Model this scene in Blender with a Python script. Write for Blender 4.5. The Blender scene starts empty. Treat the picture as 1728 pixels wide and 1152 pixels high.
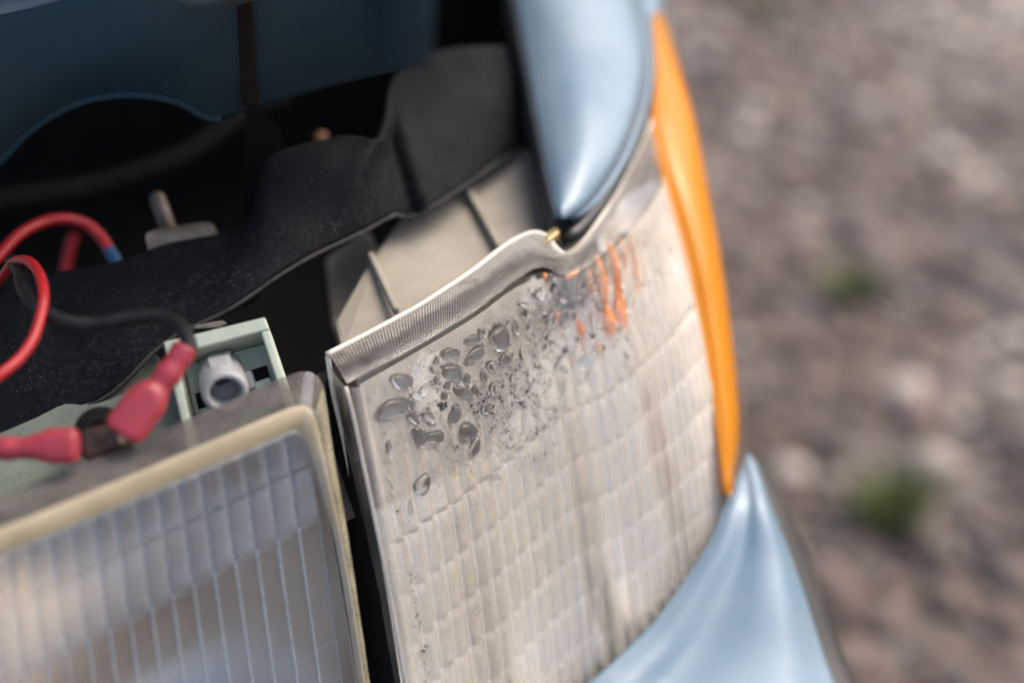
import bpy, math, random
from mathutils import Vector, Matrix, noise as mnoise
random.seed(11)
SC = bpy.context.scene
COL = SC.collection
S = 0.001                                   # coordinates below are written in millimetres

# ---------------------------------------------------------------- camera
PITCH, ROLL, FOC = math.radians(35), math.radians(4.5), 2400.0
CAM = Vector((0, 0, 950.0))
FW = Vector((0, math.cos(PITCH), -math.sin(PITCH)))
U0 = Vector((0, math.sin(PITCH), math.cos(PITCH))); R0 = Vector((1, 0, 0))
RT = R0*math.cos(ROLL) - U0*math.sin(ROLL)
UP = U0*math.cos(ROLL) + R0*math.sin(ROLL)
cd = bpy.data.cameras.new('camera'); cam = bpy.data.objects.new('camera', cd); COL.objects.link(cam)
m = Matrix((RT, UP, -FW)).transposed().to_4x4(); m.translation = CAM*S
cam.matrix_world = m
cd.sensor_width = 36; cd.lens = 50; cd.clip_start = 0.02; cd.clip_end = 400
cd.dof.use_dof = True; cd.dof.focus_distance = 0.446; cd.dof.aperture_fstop = 2.9
SC.camera = cam

# ---------------------------------------------------------------- light
SUN_EL, SUN_AZ = math.radians(54), math.radians(70)      # azimuth measured from +Y towards +X
w = bpy.data.worlds.new('World'); SC.world = w; w.use_nodes = True
nt = w.node_tree; nt.nodes.clear()
sky = nt.nodes.new('ShaderNodeTexSky'); sky.sky_type = 'NISHITA'; sky.sun_disc = False
sky.sun_elevation = SUN_EL; sky.sun_rotation = SUN_AZ
sky.air_density = 1.0; sky.dust_density = 6.0; sky.ozone_density = 1.0
bg = nt.nodes.new('ShaderNodeBackground'); bg.inputs['Strength'].default_value = 0.15
wo = nt.nodes.new('ShaderNodeOutputWorld')
nt.links.new(sky.outputs[0], bg.inputs[0]); nt.links.new(bg.outputs[0], wo.inputs[0])
sl = bpy.data.lights.new('sun', 'SUN'); sl.energy = 0.7; sl.angle = math.radians(50); sl.color = (1, .93, .84)
sun = bpy.data.objects.new('sun', sl); COL.objects.link(sun)
sd = Vector((math.sin(SUN_AZ)*math.cos(SUN_EL), math.cos(SUN_AZ)*math.cos(SUN_EL), math.sin(SUN_EL)))
sun.rotation_euler = sd.to_track_quat('Z', 'Y').to_euler(); sun.location = sd*3
vs = SC.view_settings; vs.view_transform = 'Standard'; vs.look = 'None'; vs.gamma = 1; vs.exposure = 1.0
SC.render.engine = 'CYCLES'
cy = SC.cycles
cy.use_denoising = True; cy.denoiser = 'OPENIMAGEDENOISE'; cy.denoising_prefilter = 'ACCURATE'
cy.max_bounces = 9; cy.transparent_max_bounces = 14; cy.transmission_bounces = 7; cy.glossy_bounces = 4; cy.diffuse_bounces = 3
cy.sample_clamp_indirect = 6; cy.blur_glossy = 0.4; cy.use_adaptive_sampling = True; cy.adaptive_threshold = .03

# ---------------------------------------------------------------- projection helpers (millimetres)
def ray(px, py): return FW + RT*((px-864)/FOC) + UP*((576-py)/FOC)
def pd(px, py, d): return CAM + ray(px, py)*d
def pz(px, py, z): r = ray(px, py); return CAM + r*((z-CAM.z)/r.z)
def pp(px, py, P0, n): r = ray(px, py); n = Vector(n); return CAM + r*((P0-CAM).dot(n)/r.dot(n))
def proj(P): v = P-CAM; d = v.dot(FW); return (864+FOC*v.dot(RT)/d, 576-FOC*v.dot(UP)/d, d)
def lerp(a, b, t): return a + (b-a)*t
def sstep(a, b, x):
    t = max(0.0, min(1.0, (x-a)/(b-a))); return t*t*(3-2*t)
def catmull(pts, n):
    """n+1 points along a smooth curve through pts, evenly spread by chord length"""
    pts = [Vector(p) for p in pts]
    L = [0.0]
    for a, b in zip(pts, pts[1:]): L.append(L[-1] + max(1e-6, (b-a).length))
    out = []; k = 0
    for i in range(n+1):
        s = L[-1]*i/n
        while k < len(pts)-2 and s > L[k+1]: k += 1
        t = (s-L[k])/(L[k+1]-L[k])
        p1, p2 = pts[k], pts[k+1]
        p0 = pts[k-1] if k > 0 else p1*2-p2
        p3 = pts[k+2] if k+2 < len(pts) else p2*2-p1
        out.append(0.5*((2*p1)+(p2-p0)*t+(2*p0-5*p1+4*p2-p3)*t*t+(3*p1-p0-3*p2+p3)*t**3))
    return out
def nz(P, sc): return mnoise.noise(P*sc)

# ---------------------------------------------------------------- object helpers
def empty(name, loc, label, cat, group=None):
    o = bpy.data.objects.new(name, None); COL.objects.link(o); o.location = Vector(loc)*S; o.empty_display_size = .02
    o['label'] = label; o['category'] = cat
    if group: o['group'] = group
    return o
def tag(o, label, cat, group=None, kind=None):
    o['label'] = label; o['category'] = cat
    if group: o['group'] = group
    if kind: o['kind'] = kind
    return o
def mesh(name, verts, faces, mat, parent=None, smooth=True, attr=None, bevel=0, solid=0, off=-1, sub=0):
    me = bpy.data.meshes.new(name)
    me.from_pydata([tuple(v*S) for v in verts], [], faces); me.update()
    if smooth: me.polygons.foreach_set('use_smooth', [True]*len(me.polygons))
    if attr:
        for an, vals in attr.items():
            a = me.attributes.new(an, 'FLOAT', 'POINT'); a.data.foreach_set('value', vals)
    o = bpy.data.objects.new(name, me); COL.objects.link(o)
    if mat: me.materials.append(mat)
    if parent is not None:
        o.parent = parent
        if parent.type == 'EMPTY': o.matrix_parent_inverse = Matrix.Translation(parent.location).inverted()
    if solid:
        md = o.modifiers.new('s', 'SOLIDIFY'); md.thickness = solid*S; md.offset = off
    if bevel:
        md = o.modifiers.new('b', 'BEVEL'); md.width = bevel*S; md.segments = 3; md.limit_method = 'ANGLE'; md.angle_limit = math.radians(35)
    if sub:
        md = o.modifiers.new('u', 'SUBSURF'); md.levels = sub; md.render_levels = sub
    return o
def grid(name, rows, mat, parent=None, toward=None, **k):
    """rows: list of equal length lists of Vectors; faces oriented towards point `toward` (camera by default)"""
    nr, nc = len(rows), len(rows[0]); V = [v for r in rows for v in r]
    a, b, c = V[(nr//2-1 if nr > 2 else 0)*nc+nc//2-(1 if nc > 2 else 0) if nc > 2 else 0], None, None
    i, j = max(0, nr//2-1), max(0, nc//2-1)
    A, B, D = V[i*nc+j], V[i*nc+j+1], V[(i+1)*nc+j]
    flip = (B-A).cross(D-A).dot((toward or CAM)-A) < 0
    Fs = []
    for i in range(nr-1):
        for j in range(nc-1):
            q = (i*nc+j, i*nc+j+1, (i+1)*nc+j+1, (i+1)*nc+j)
            Fs.append(q[::-1] if flip else q)
    return mesh(name, V, Fs, mat, parent, **k)
def tube(name, pts, rad, mat, parent=None, n=40, seg=14, flat=1.0, flatdir=None, caps=True, smoothpts=True, sq=1.0):
    P = catmull(pts, n) if smoothpts else [Vector(p) for p in pts]
    n = len(P)-1
    if not callable(rad) and not isinstance(rad, (list, tuple)): rad = [rad, rad]
    V, Fs = [], []
    up = Vector(flatdir).normalized() if flatdir is not None else Vector((0.13, 0.21, 1)).normalized()
    for i, p in enumerate(P):
        t = (P[min(n, i+1)]-P[max(0, i-1)]).normalized()
        a = (up - t*up.dot(t)).normalized(); b = t.cross(a)
        if flatdir is None: up = a
        if callable(rad): r, fl_, sq_ = rad(i/n)
        else:
            x = i/n*(len(rad)-1); k = min(int(x), len(rad)-2); r, fl_, sq_ = lerp(rad[k], rad[k+1], x-k), flat, sq
        for j in range(seg):
            th = 2*math.pi*j/seg
            ca, sa = math.cos(th), math.sin(th)
            V.append(p + a*(r*fl_*math.copysign(abs(ca)**sq_, ca)) + b*(r*math.copysign(abs(sa)**sq_, sa)))
    for i in range(n):
        for j in range(seg):
            Fs.append((i*seg+j, i*seg+(j+1) % seg, (i+1)*seg+(j+1) % seg, (i+1)*seg+j))
    if caps:
        Fs.append(tuple(range(seg))[::-1]); Fs.append(tuple(n*seg+j for j in range(seg)))
    return mesh(name, V, Fs, mat, parent)
def prism(name, base, ext, mat, parent=None, bevel=1.0, smooth=False):
    """closed solid: polygon base swept by ext (a vector, or one vector for each corner)"""
    n = len(base); e = ext if isinstance(ext, list) else [ext]*n
    V = list(base) + [b+x for b, x in zip(base, e)]
    Fs = [tuple(range(n)), tuple(range(2*n-1, n-1, -1))] + [(i, n+i, n+(i+1) % n, (i+1) % n) for i in range(n)]
    # orient outwards
    c = sum(V, Vector())/len(V); A, B, D = V[0], V[1], V[2]
    if (B-A).cross(D-A).dot(A-c) < 0: Fs = [f[::-1] for f in Fs]
    o = mesh(name, V, Fs, mat, parent, smooth=smooth, bevel=bevel)
    import bmesh
    bm = bmesh.new(); bm.from_mesh(o.data); bmesh.ops.recalc_face_normals(bm, faces=bm.faces); bm.to_mesh(o.data); bm.free()
    return o

# ---------------------------------------------------------------- materials
def newmat(name):
    mt = bpy.data.materials.new(name); mt.use_nodes = True; t = mt.node_tree; t.nodes.clear()
    out = t.nodes.new('ShaderNodeOutputMaterial'); return mt, t, out
def N(t, typ, ins=None, **props):
    n = t.nodes.new(typ)
    for k, v in props.items(): setattr(n, k, v)
    for k, v in (ins or {}).items():
        if hasattr(v, 'is_output') or isinstance(v, bpy.types.NodeSocket): t.links.new(v, n.inputs[k])
        else: n.inputs[k].default_value = v
    return n
def ramp(t, fac, stops):
    r = N(t, 'ShaderNodeValToRGB', {'Fac': fac}); el = r.color_ramp.elements
    while len(el) < len(stops): el.new(.5)
    for e, (p, c) in zip(el, stops):
        e.position = p; e.color = (c, c, c, 1) if isinstance(c, (int, float)) else (*c, 1)
    return r.outputs[0]
def mixc(t, f, a, b, bt='MIX'):
    n = N(t, 'ShaderNodeMix', data_type='RGBA', blend_type=bt)
    for s, v in ((0, f), (6, a), (7, b)):
        if isinstance(v, bpy.types.NodeSocket): t.links.new(v, n.inputs[s])
        else: n.inputs[s].default_value = v if not isinstance(v, tuple) or len(v) == 4 else (*v, 1)
    return n.outputs[2]
def math_(t, op, a, b=0.0, clamp=False):
    n = N(t, 'ShaderNodeMath', operation=op, use_clamp=clamp)
    for i, v in enumerate((a, b)):
        if isinstance(v, bpy.types.NodeSocket): t.links.new(v, n.inputs[i])
        else: n.inputs[i].default_value = v
    return n.outputs[0]
def pos(t): return N(t, 'ShaderNodeNewGeometry').outputs['Position']
def tnoise(t, scale, detail=4, rough=.6, vec=None):
    return N(t, 'ShaderNodeTexNoise', {'Vector': vec or pos(t), 'Scale': scale, 'Detail': detail, 'Roughness': rough}).outputs['Fac']
def simple(name, col, rough=.5, metal=0, col2=None, scale=60, spec=.5, bump=0, bscale=600, coat=0, specks=None, r2=None, sub=0, grain=None):
    mt, t, out = newmat(name)
    p = N(t, 'ShaderNodeBsdfPrincipled', {'Roughness': rough, 'Metallic': metal, 'Specular IOR Level': spec, 'Coat Weight': coat, 'Coat Roughness': .06})
    c = (*col, 1)
    nf = tnoise(t, scale)
    if col2: c = mixc(t, ramp(t, nf, [(.35, 0.0), (.68, 1.0)]), c, (*col2, 1))
    if grain:                                   # (scale, colour): fine grain and dust film
        gf = math_(t, 'MULTIPLY', ramp(t, tnoise(t, grain[0], 5, .7), [(.47, 0.0), (.66, 1.0)]), ramp(t, tnoise(t, 26, 3), [(.38, .1), (.64, 1.0)]))
        c = mixc(t, gf, c, (*grain[1], 1))
    if specks:                                  # (scale, threshold, colour): small specks of dust or grit
        v = N(t, 'ShaderNodeTexVoronoi', {'Vector': pos(t), 'Scale': specks[0]})
        sz = tnoise(t, specks[0]*.11, 3)
        m1 = math_(t, 'LESS_THAN', v.outputs['Distance'], math_(t, 'MULTIPLY', math_(t, 'SUBTRACT', sz, .38, True), specks[1]))
        c = mixc(t, math_(t, 'MULTIPLY', m1, .8), c, (*specks[2], 1))
    if isinstance(c, tuple): p.inputs['Base Color'].default_value = c
    else: t.links.new(c, p.inputs['Base Color'])
    if r2 is not None:
        t.links.new(ramp(t, tnoise(t, scale*2.3), [(.3, rough), (.7, r2)]), p.inputs['Roughness'])
    if bump:
        b = N(t, 'ShaderNodeBump', {'Height': tnoise(t, bscale, 6, .65), 'Strength': bump, 'Distance': .0006})
        t.links.new(b.outputs[0], p.inputs['Normal'])
    if sub:
        p.inputs['Subsurface Weight'].default_value = sub; p.inputs['Subsurface Radius'].default_value = (.003, .002, .001)
        p.inputs['Subsurface Scale'].default_value = .6
    t.links.new(p.outputs[0], out.inputs[0]); return mt

def paint(name, col, rough=.42, dust=.12):
    mt, t, out = newmat(name)
    n1 = tnoise(t, 35, 5); n2 = tnoise(t, 900, 3)
    c = mixc(t, math_(t, 'MULTIPLY', ramp(t, n1, [(.4, 0.0), (.75, 1.0)]), dust), (*col, 1), (.46, .45, .42, 1))
    fl = N(t, 'ShaderNodeTexVoronoi', {'Vector': pos(t), 'Scale': 5200})
    c = mixc(t, math_(t, 'MULTIPLY', fl.outputs['Color'], .16), c, (.75, .8, .84, 1))
    p = N(t, 'ShaderNodeBsdfPrincipled', {'Base Color': c, 'Metallic': .12, 'Roughness': rough, 'Coat Weight': .32, 'Coat Roughness': .26, 'Specular IOR Level': .5})
    b = N(t, 'ShaderNodeBump', {'Height': n2, 'Strength': .03, 'Distance': .0003}); t.links.new(b.outputs[0], p.inputs['Normal'])
    t.links.new(p.outputs[0], out.inputs[0]); return mt

def frosted(name, dif, dif2, trans=.5, micro=1500, bump=.35, clear_gloss=.045, maxf=.93, amount=1.0, tint=(1, 1, 1), dirt=0.0, glassy=0.0, grit=.62):
    """clear plastic lens; attribute 'frost' (0 clear .. 1 fogged) adds fine condensation and painted sheen"""
    mt, t, out = newmat(name)
    F = N(t, 'ShaderNodeAttribute', attribute_name='frost').outputs['Fac']
    P = pos(t)
    v = N(t, 'ShaderNodeTexVoronoi', {'Vector': P, 'Scale': micro, 'Randomness': 1.0})
    v2 = N(t, 'ShaderNodeTexVoronoi', {'Vector': P, 'Scale': micro*.45, 'Randomness': 1.0})
    nb = tnoise(t, 95, 5)
    cell = ramp(t, v.outputs['Distance'], [(.0, grit), (.55, 1.0)])
    fr = math_(t, 'MULTIPLY', F, cell)
    fr = math_(t, 'MULTIPLY', fr, ramp(t, nb, [(.25, .72), (.7, 1.0)]))
    fr = math_(t, 'MULTIPLY', fr, amount)
    fr = math_(t, 'MINIMUM', fr, maxf)
    h = math_(t, 'ADD', math_(t, 'MULTIPLY', v.outputs['Distance'], .5), math_(t, 'MULTIPLY', v2.outputs['Distance'], .9))
    h = math_(t, 'MULTIPLY', h, math_(t, 'MULTIPLY', F, ramp(t, tnoise(t, 140, 4), [(.36, .12), (.62, 1.0)])))
    bm = N(t, 'ShaderNodeBump', {'Height': h, 'Strength': bump, 'Distance': .0007})
    bmg = N(t, 'ShaderNodeBump', {'Height': h, 'Strength': bump*.45, 'Distance': .0007})
    col = mixc(t, ramp(t, tnoise(t, 28, 4), [(.35, 0.0), (.65, 1.0)]), (*dif, 1), (*dif2, 1))
    if dirt:
        col = mixc(t, math_(t, 'MULTIPLY', ramp(t, tnoise(t, 330, 6, .75), [(.52, 0.0), (.66, 1.0)]), dirt), col, (.10, .09, .075, 1))
    d = N(t, 'ShaderNodeBsdfDiffuse', {'Color': col, 'Normal': bm.outputs[0]})
    tr = N(t, 'ShaderNodeBsdfTranslucent', {'Color': col, 'Normal': bm.outputs[0]})
    g = N(t, 'ShaderNodeBsdfGlossy', {'Color': (1, 1, 1, 1), 'Roughness': .06, 'Normal': bmg.outputs[0]})
    m0 = N(t, 'ShaderNodeMixShader', {0: trans, 1: d.outputs[0], 2: tr.outputs[0]})
    rf = N(t, 'ShaderNodeBsdfRefraction', {'Color': (1, .965, .90, 1), 'Roughness': .1, 'IOR': 1.33, 'Normal': bm.outputs[0]})
    m1 = N(t, 'ShaderNodeMixShader', {0: math_(t, 'MULTIPLY', math_(t, 'SUBTRACT', 1.0, N(t, 'ShaderNodeAttribute', attribute_name='fog').outputs['Fac']), glassy), 1: m0.outputs[0], 2: rf.outputs[0]})
    fz = N(t, 'ShaderNodeFresnel', {'IOR': 1.45, 'Normal': bm.outputs[0]})
    m2 = N(t, 'ShaderNodeMixShader', {0: math_(t, 'MINIMUM', math_(t, 'MULTIPLY', fz.outputs[0], 1.6), .38), 1: m1.outputs[0], 2: g.outputs[0]})
    tp = N(t, 'ShaderNodeBsdfTransparent', {'Color': (*tint, 1)})
    g2 = N(t, 'ShaderNodeBsdfGlossy', {'Color': (1, 1, 1, 1), 'Roughness': .05})
    fz2 = N(t, 'ShaderNodeFresnel', {'IOR': 1.49})
    m3 = N(t, 'ShaderNodeMixShader', {0: math_(t, 'MINIMUM', fz2.outputs[0], .45), 1: tp.outputs[0], 2: g2.outputs[0]})
    m4 = N(t, 'ShaderNodeMixShader', {0: fr, 1: m3.outputs[0], 2: m2.outputs[0]})
    t.links.new(m4.outputs[0], out.inputs[0]); return mt

M = {}
M['paint'] = paint('blue_metallic_paint', (.072, .148, .212))
M['bay_paint'] = simple('shaded_bay_paint', (.020, .050, .066), .65, spec=.15, col2=(.030, .050, .058), scale=22, bump=.1)  # body blue darkened: the shade of the bay is put into the colour
M['black'] = simple('black_rubber', (.0065, .0073, .009), .7, spec=.06, col2=(.009, .0098, .012), scale=90, bump=.35, bscale=900, specks=(700, .75, (.075, .066, .056)), r2=.6, grain=(520, (.022, .0215, .0225)))
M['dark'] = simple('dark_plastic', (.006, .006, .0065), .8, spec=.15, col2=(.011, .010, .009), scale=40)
M['seal'] = simple('black_seal_rubber', (.008, .008, .009), .35, col2=(.02, .02, .02), scale=120)
M['housing'] = simple('beige_housing_plastic', (.33, .30, .245), .55, col2=(.25, .225, .18), scale=50, bump=.15, bscale=1500, specks=(700, .5, (.10, .09, .07)))
M['green'] = simple('pale_green_plastic', (.49, .55, .43), .42, col2=(.42, .47, .36), scale=70, specks=(620, .62, (.07, .065, .05)), bump=.08)
M['green2'] = simple('dusty_green_housing', (.20, .235, .185), .55, col2=(.13, .155, .12), scale=45, specks=(560, .8, (.015, .015, .013)), bump=.1)
M['knob'] = simple('grey_knob_plastic', (.42, .42, .41), .5, col2=(.34, .34, .335), scale=110, bump=.1, bscale=1800, specks=(900, .5, (.13, .12, .1)))
M['red'] = simple('red_wire_insulation', (.46, .018, .022), .38, col2=(.36, .016, .02), scale=120, specks=(700, .5, (.12, .03, .03)))
M['vinyl'] = simple('red_vinyl_sleeve', (.36, .035, .05), .36, col2=(.28, .03, .042), scale=140, bump=.12, bscale=300, specks=(800, .5, (.13, .04, .04)), sub=.12)
M['wireblack'] = simple('black_wire_insulation', (.007, .007, .008), .5, spec=.25, col2=(.018, .018, .018), scale=130, bump=.08)
M['blueins'] = simple('blue_insulation', (.02, .10, .22), .4)
M['steel'] = simple('rusty_zinc_steel', (.19, .175, .16), .55, .6, col2=(.10, .075, .055), scale=150, bump=.25, bscale=900)
M['rust'] = simple('brown_bakelite', (.03, .014, .008), .4, col2=(.075, .034, .016), scale=160, bump=.3, bscale=800)
M['seam'] = simple('rusty_seam_sealer', (.016, .014, .011), .9, spec=.1, col2=(.024, .018, .013), scale=160, bump=.3)
M['cream'] = simple('yellowed_sealant', (.50, .41, .26), .38, col2=(.40, .335, .21), scale=55, bump=.12, bscale=500, sub=.1, coat=.5)
M['foam'] = simple('brown_foam', (.10, .075, .05), .9, col2=(.18, .14, .09), scale=700, bump=.6, bscale=1500, specks=(1200, .9, (.01, .008, .006)))
M['reflector'] = simple('dull_reflector', (.86, .82, .76), .24, .90, col2=(.70, .66, .60), scale=45)
M['mirror'] = simple('silvered_reflector', (.50, .465, .425), .26, .96)
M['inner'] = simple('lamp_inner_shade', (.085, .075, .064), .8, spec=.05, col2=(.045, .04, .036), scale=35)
M['brass'] = simple('brass_clip', (.55, .40, .20), .35, .8)
M['gravel'] = simple('gravel_stone', (.30, .26, .25), .8, col2=(.17, .15, .15), scale=16)
M['lens'] = frosted('fogged_clear_lens', (.95, .86, .725), (.93, .86, .745), trans=.33, bump=.2, glassy=.52, grit=.86)
M['rim'] = frosted('scratched_clear_rim', (.72, .66, .575), (.62, .575, .50), trans=.45, micro=1100, bump=.08, maxf=.85, dirt=.22, glassy=.3)
M['hlens'] = frosted('clear_headlight_glass', (.38, .455, .53), (.33, .39, .45), trans=.3, micro=900, bump=.04, maxf=.8)  # bluish colour paints in sky reflected by the upper ribs
M['hrim'] = frosted('dull_grey_clear_rim', (.24, .215, .195), (.16, .147, .137), trans=.25, micro=900, bump=.2, maxf=.93, dirt=.5)

def water():
    mt, t, out = newmat('water')
    g = N(t, 'ShaderNodeBsdfGlass', {'IOR': 1.33, 'Roughness': .0})
    t.links.new(g.outputs[0], out.inputs[0]); return mt
M['water'] = water()
def bead_mat():
    mt, t, out = newmat('fine_water_beads')
    g = N(t, 'ShaderNodeBsdfGlass', {'IOR': 1.33, 'Roughness': .05}); tp = N(t, 'ShaderNodeBsdfTransparent')
    mx = N(t, 'ShaderNodeMixShader', {0: .88, 1: tp.outputs[0], 2: g.outputs[0]})
    t.links.new(mx.outputs[0], out.inputs[0]); return mt
M['bead'] = bead_mat()
def amber():
    mt, t, out = newmat('amber_plastic')
    c = mixc(t, ramp(t, tnoise(t, 40, 3), [(.35, 0.0), (.7, 1.0)]), (.92, .36, .011, 1), (.92, .36, .011, 1))
    d = N(t, 'ShaderNodeBsdfDiffuse', {'Color': c}); tr = N(t, 'ShaderNodeBsdfTranslucent', {'Color': c})
    m1 = N(t, 'ShaderNodeMixShader', {0: .5, 1: d.outputs[0], 2: tr.outputs[0]})
    g = N(t, 'ShaderNodeBsdfGlossy', {'Roughness': .12}); fz = N(t, 'ShaderNodeFresnel', {'IOR': 1.45})
    m2 = N(t, 'ShaderNodeMixShader', {0: fz.outputs[0], 1: m1.outputs[0], 2: g.outputs[0]})
    t.links.new(m2.outputs[0], out.inputs[0]); return mt
M['amber'] = amber()
M['amber_bright'] = simple('orange_streak', (1.0, .25, .002), .3, col2=(1.0, .31, .004), scale=200)
def ground_mat():
    mt, t, out = newmat('gravel_ground')
    P = pos(t)
    v = N(t, 'ShaderNodeTexVoronoi', {'Vector': P, 'Scale': 26}); v2 = N(t, 'ShaderNodeTexVoronoi', {'Vector': P, 'Scale': 9})
    c = mixc(t, ramp(t, tnoise(t, 7, 6), [(.35, 0.0), (.65, 1.0)]), (.084, .060, .049, 1), (.124, .092, .077, 1))
    sep = N(t, 'ShaderNodeSeparateColor', {0: v.outputs['Color']})
    c = mixc(t, math_(t, 'MULTIPLY', sep.outputs[0], .5), c, (.19, .165, .15, 1))
    c = mixc(t, math_(t, 'MULTIPLY', sep.outputs[1], .25), c, (.05, .046, .047, 1))
    c = mixc(t, ramp(t, tnoise(t, 2.3, 4), [(.48, 0.0), (.7, .6)]), c, (.066, .068, .07, 1))
    p = N(t, 'ShaderNodeBsdfPrincipled', {'Base Color': c, 'Roughness': .85})
    b = N(t, 'ShaderNodeBump', {'Height': v.outputs['Distance'], 'Strength': .6, 'Distance': .02}); t.links.new(b.outputs[0], p.inputs['Normal'])
    t.links.new(p.outputs[0], out.inputs[0]); return mt
M['ground'] = ground_mat()
def grass_mat():
    return simple('grass_blade', (.045, .08, .012), .6, col2=(.10, .11, .025), scale=30)
M['grass'] = grass_mat()
def stone_mat():
    mt, t, out = newmat('mixed_gravel')
    oi = N(t, 'ShaderNodeAttribute', attribute_name='shade').outputs['Fac']
    r = N(t, 'ShaderNodeValToRGB', {'Fac': oi}); el = r.color_ramp.elements
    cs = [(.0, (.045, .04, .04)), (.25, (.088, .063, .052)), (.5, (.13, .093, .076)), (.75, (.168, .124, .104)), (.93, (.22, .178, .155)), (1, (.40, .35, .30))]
    while len(el) < len(cs): el.new(.5)
    for e, (p_, c_) in zip(el, cs): e.position = p_; e.color = (*c_, 1)
    p = N(t, 'ShaderNodeBsdfPrincipled', {'Base Color': r.outputs[0], 'Roughness': .8}); t.links.new(p.outputs[0], out.inputs[0]); return mt
M['stones'] = stone_mat()

# ================================================================ GROUND
gv, gf = [], []
n = 48
xs = [math.copysign(abs(i/n*2-1)**3, i-n/2)*120000 for i in range(n+1)]
for y in xs:
    for x in xs:
        near = math.exp(-(x*x+y*y)/6e6)
        gv.append(Vector((x, y+1500, 18*nz(Vector((x, y, 0)), .004)*near)))
for i in range(n):
    for j in range(n): gf.append((i*(n+1)+j, i*(n+1)+j+1, (i+1)*(n+1)+j+1, (i+1)*(n+1)+j))
g = mesh('ground', gv, gf, M['ground']); tag(g, 'brownish grey gravel ground beside the car', 'ground', kind='structure')
# loose gravel: one mass of small stones in the part of the ground that is seen
V, Fs, sh = [], [], []
ico = [Vector(p).normalized() for p in [(0, 0, 1), (.9, 0, .45), (.28, .85, .45), (-.72, .53, .45), (-.72, -.53, .45), (.28, -.85, .45), (.72, .53, -.45), (-.28, .85, -.45), (-.9, 0, -.45), (-.28, -.85, -.45), (.72, -.53, -.45), (0, 0, -1)]]
icf = [(0, 1, 2), (0, 2, 3), (0, 3, 4), (0, 4, 5), (0, 5, 1), (1, 6, 2), (2, 7, 3), (3, 8, 4), (4, 9, 5), (5, 10, 1), (2, 6, 7), (3, 7, 8), (4, 8, 9), (5, 9, 10), (1, 10, 6), (11, 7, 6), (11, 8, 7), (11, 9, 8), (11, 10, 9), (11, 6, 10)]
pale = pz(1728, 30, 0)  # sunlit corner of the ground, its light painted as paler stones
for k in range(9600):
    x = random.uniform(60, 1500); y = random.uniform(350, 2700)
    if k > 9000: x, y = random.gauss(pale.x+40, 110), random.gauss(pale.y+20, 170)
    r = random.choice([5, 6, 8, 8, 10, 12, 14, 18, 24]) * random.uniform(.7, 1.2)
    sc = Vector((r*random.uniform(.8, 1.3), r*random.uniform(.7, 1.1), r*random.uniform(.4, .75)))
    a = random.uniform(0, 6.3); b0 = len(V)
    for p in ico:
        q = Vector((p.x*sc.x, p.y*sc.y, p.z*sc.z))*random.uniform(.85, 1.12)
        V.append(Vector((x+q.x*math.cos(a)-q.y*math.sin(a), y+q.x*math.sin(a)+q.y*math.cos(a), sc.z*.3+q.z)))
    shade = min(1, max(0, random.gauss(.52, .3) + .36*nz(Vector((x, y, 0)), .0045) + .6*math.exp(-((x-pale.x)**2+(y-pale.y)**2)/7e4)))  # last term paints the sunlit corner paler
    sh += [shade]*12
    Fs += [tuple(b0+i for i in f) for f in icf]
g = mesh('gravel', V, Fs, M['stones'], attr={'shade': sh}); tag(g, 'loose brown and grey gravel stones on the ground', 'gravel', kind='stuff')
def tuft(px, py, rad, hgt, nb, label):
    c = pz(px, py, 5); V, Fs = [], []
    for k in range(nb):
        a = random.uniform(0, 6.3); rr = rad*random.random()**.7
        p = c + Vector((math.cos(a)*rr*.7, math.sin(a)*rr*.7, -4)); l = hgt*random.uniform(.5, 1.1)
        ln = Vector((math.cos(a), math.sin(a), 0))*l*random.uniform(.2, .9); wd = Vector((-math.sin(a), math.cos(a), 0))*random.uniform(1.5, 3)
        i = len(V)
        for s in (0, .4, .75, 1):
            q = p + ln*s*s + Vector((0, 0, l*s*(1-.25*s))); ww = wd*(1-s*.92); V += [q-ww, q+ww]
        Fs += [(i, i+1, i+3, i+2), (i+2, i+3, i+5, i+4), (i+4, i+5, i+7, i+6)]
    o = mesh('grass_tuft', V, Fs, M['grass']); tag(o, label, 'grass', 'grass tufts in the gravel')
tuft(1438, 500, 42, 45, 170, 'small round grass tuft midway up the gravel')
tuft(1505, 868, 44, 52, 260, 'largest grass tuft, low on the gravel beside the bumper corner')
tuft(1295, 14, 46, 35, 140, 'faint grass tuft at the far upper edge of the gravel')

# ================================================================ CORNER LAMP
ZT = 700.0
COLS = [((605, 640), (715, 1300), 700, .50), ((700, 585), (785, 1300), 700, .50), ((800, 525), (872, 1260), 700, .50),
        ((870, 475), (932, 1220), 700, .50), ((920, 460), (980, 1180), 696, .51), ((965, 458), (1020, 1140), 693, .53), ((1000, 440), (1055, 1110), 693, .55),
        ((1060, 385), (1120, 1050), 693, .60), ((1095, 340), (1172, 965), 693, .66), ((1118, 300), (1232, 845), 692, .70)]
TOPS, BOTS = [], []
for t_, b_, z_, k_ in COLS:
    T = pz(*t_, z_); B = pp(*b_, T, (0, 1, -k_)); TOPS.append(T); BOTS.append(B)
NS = 120
TOPC, BOTC = catmull(TOPS, NS), catmull(BOTS, NS)
def curve_at(C, s):
    x = max(0.0, min(1.0, s))*NS; i = min(int(x), NS-1); return C[i].lerp(C[i+1], x-i)
def lens0(s, t):
    a, b = curve_at(TOPC, s), curve_at(BOTC, s)
    p = a.lerp(b, t)
    bul = 4.0*math.sin(math.pi*max(0, min(1, t)))           # gentle barrel
    return p + Vector((.35, -.75, .3))*bul
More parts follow.
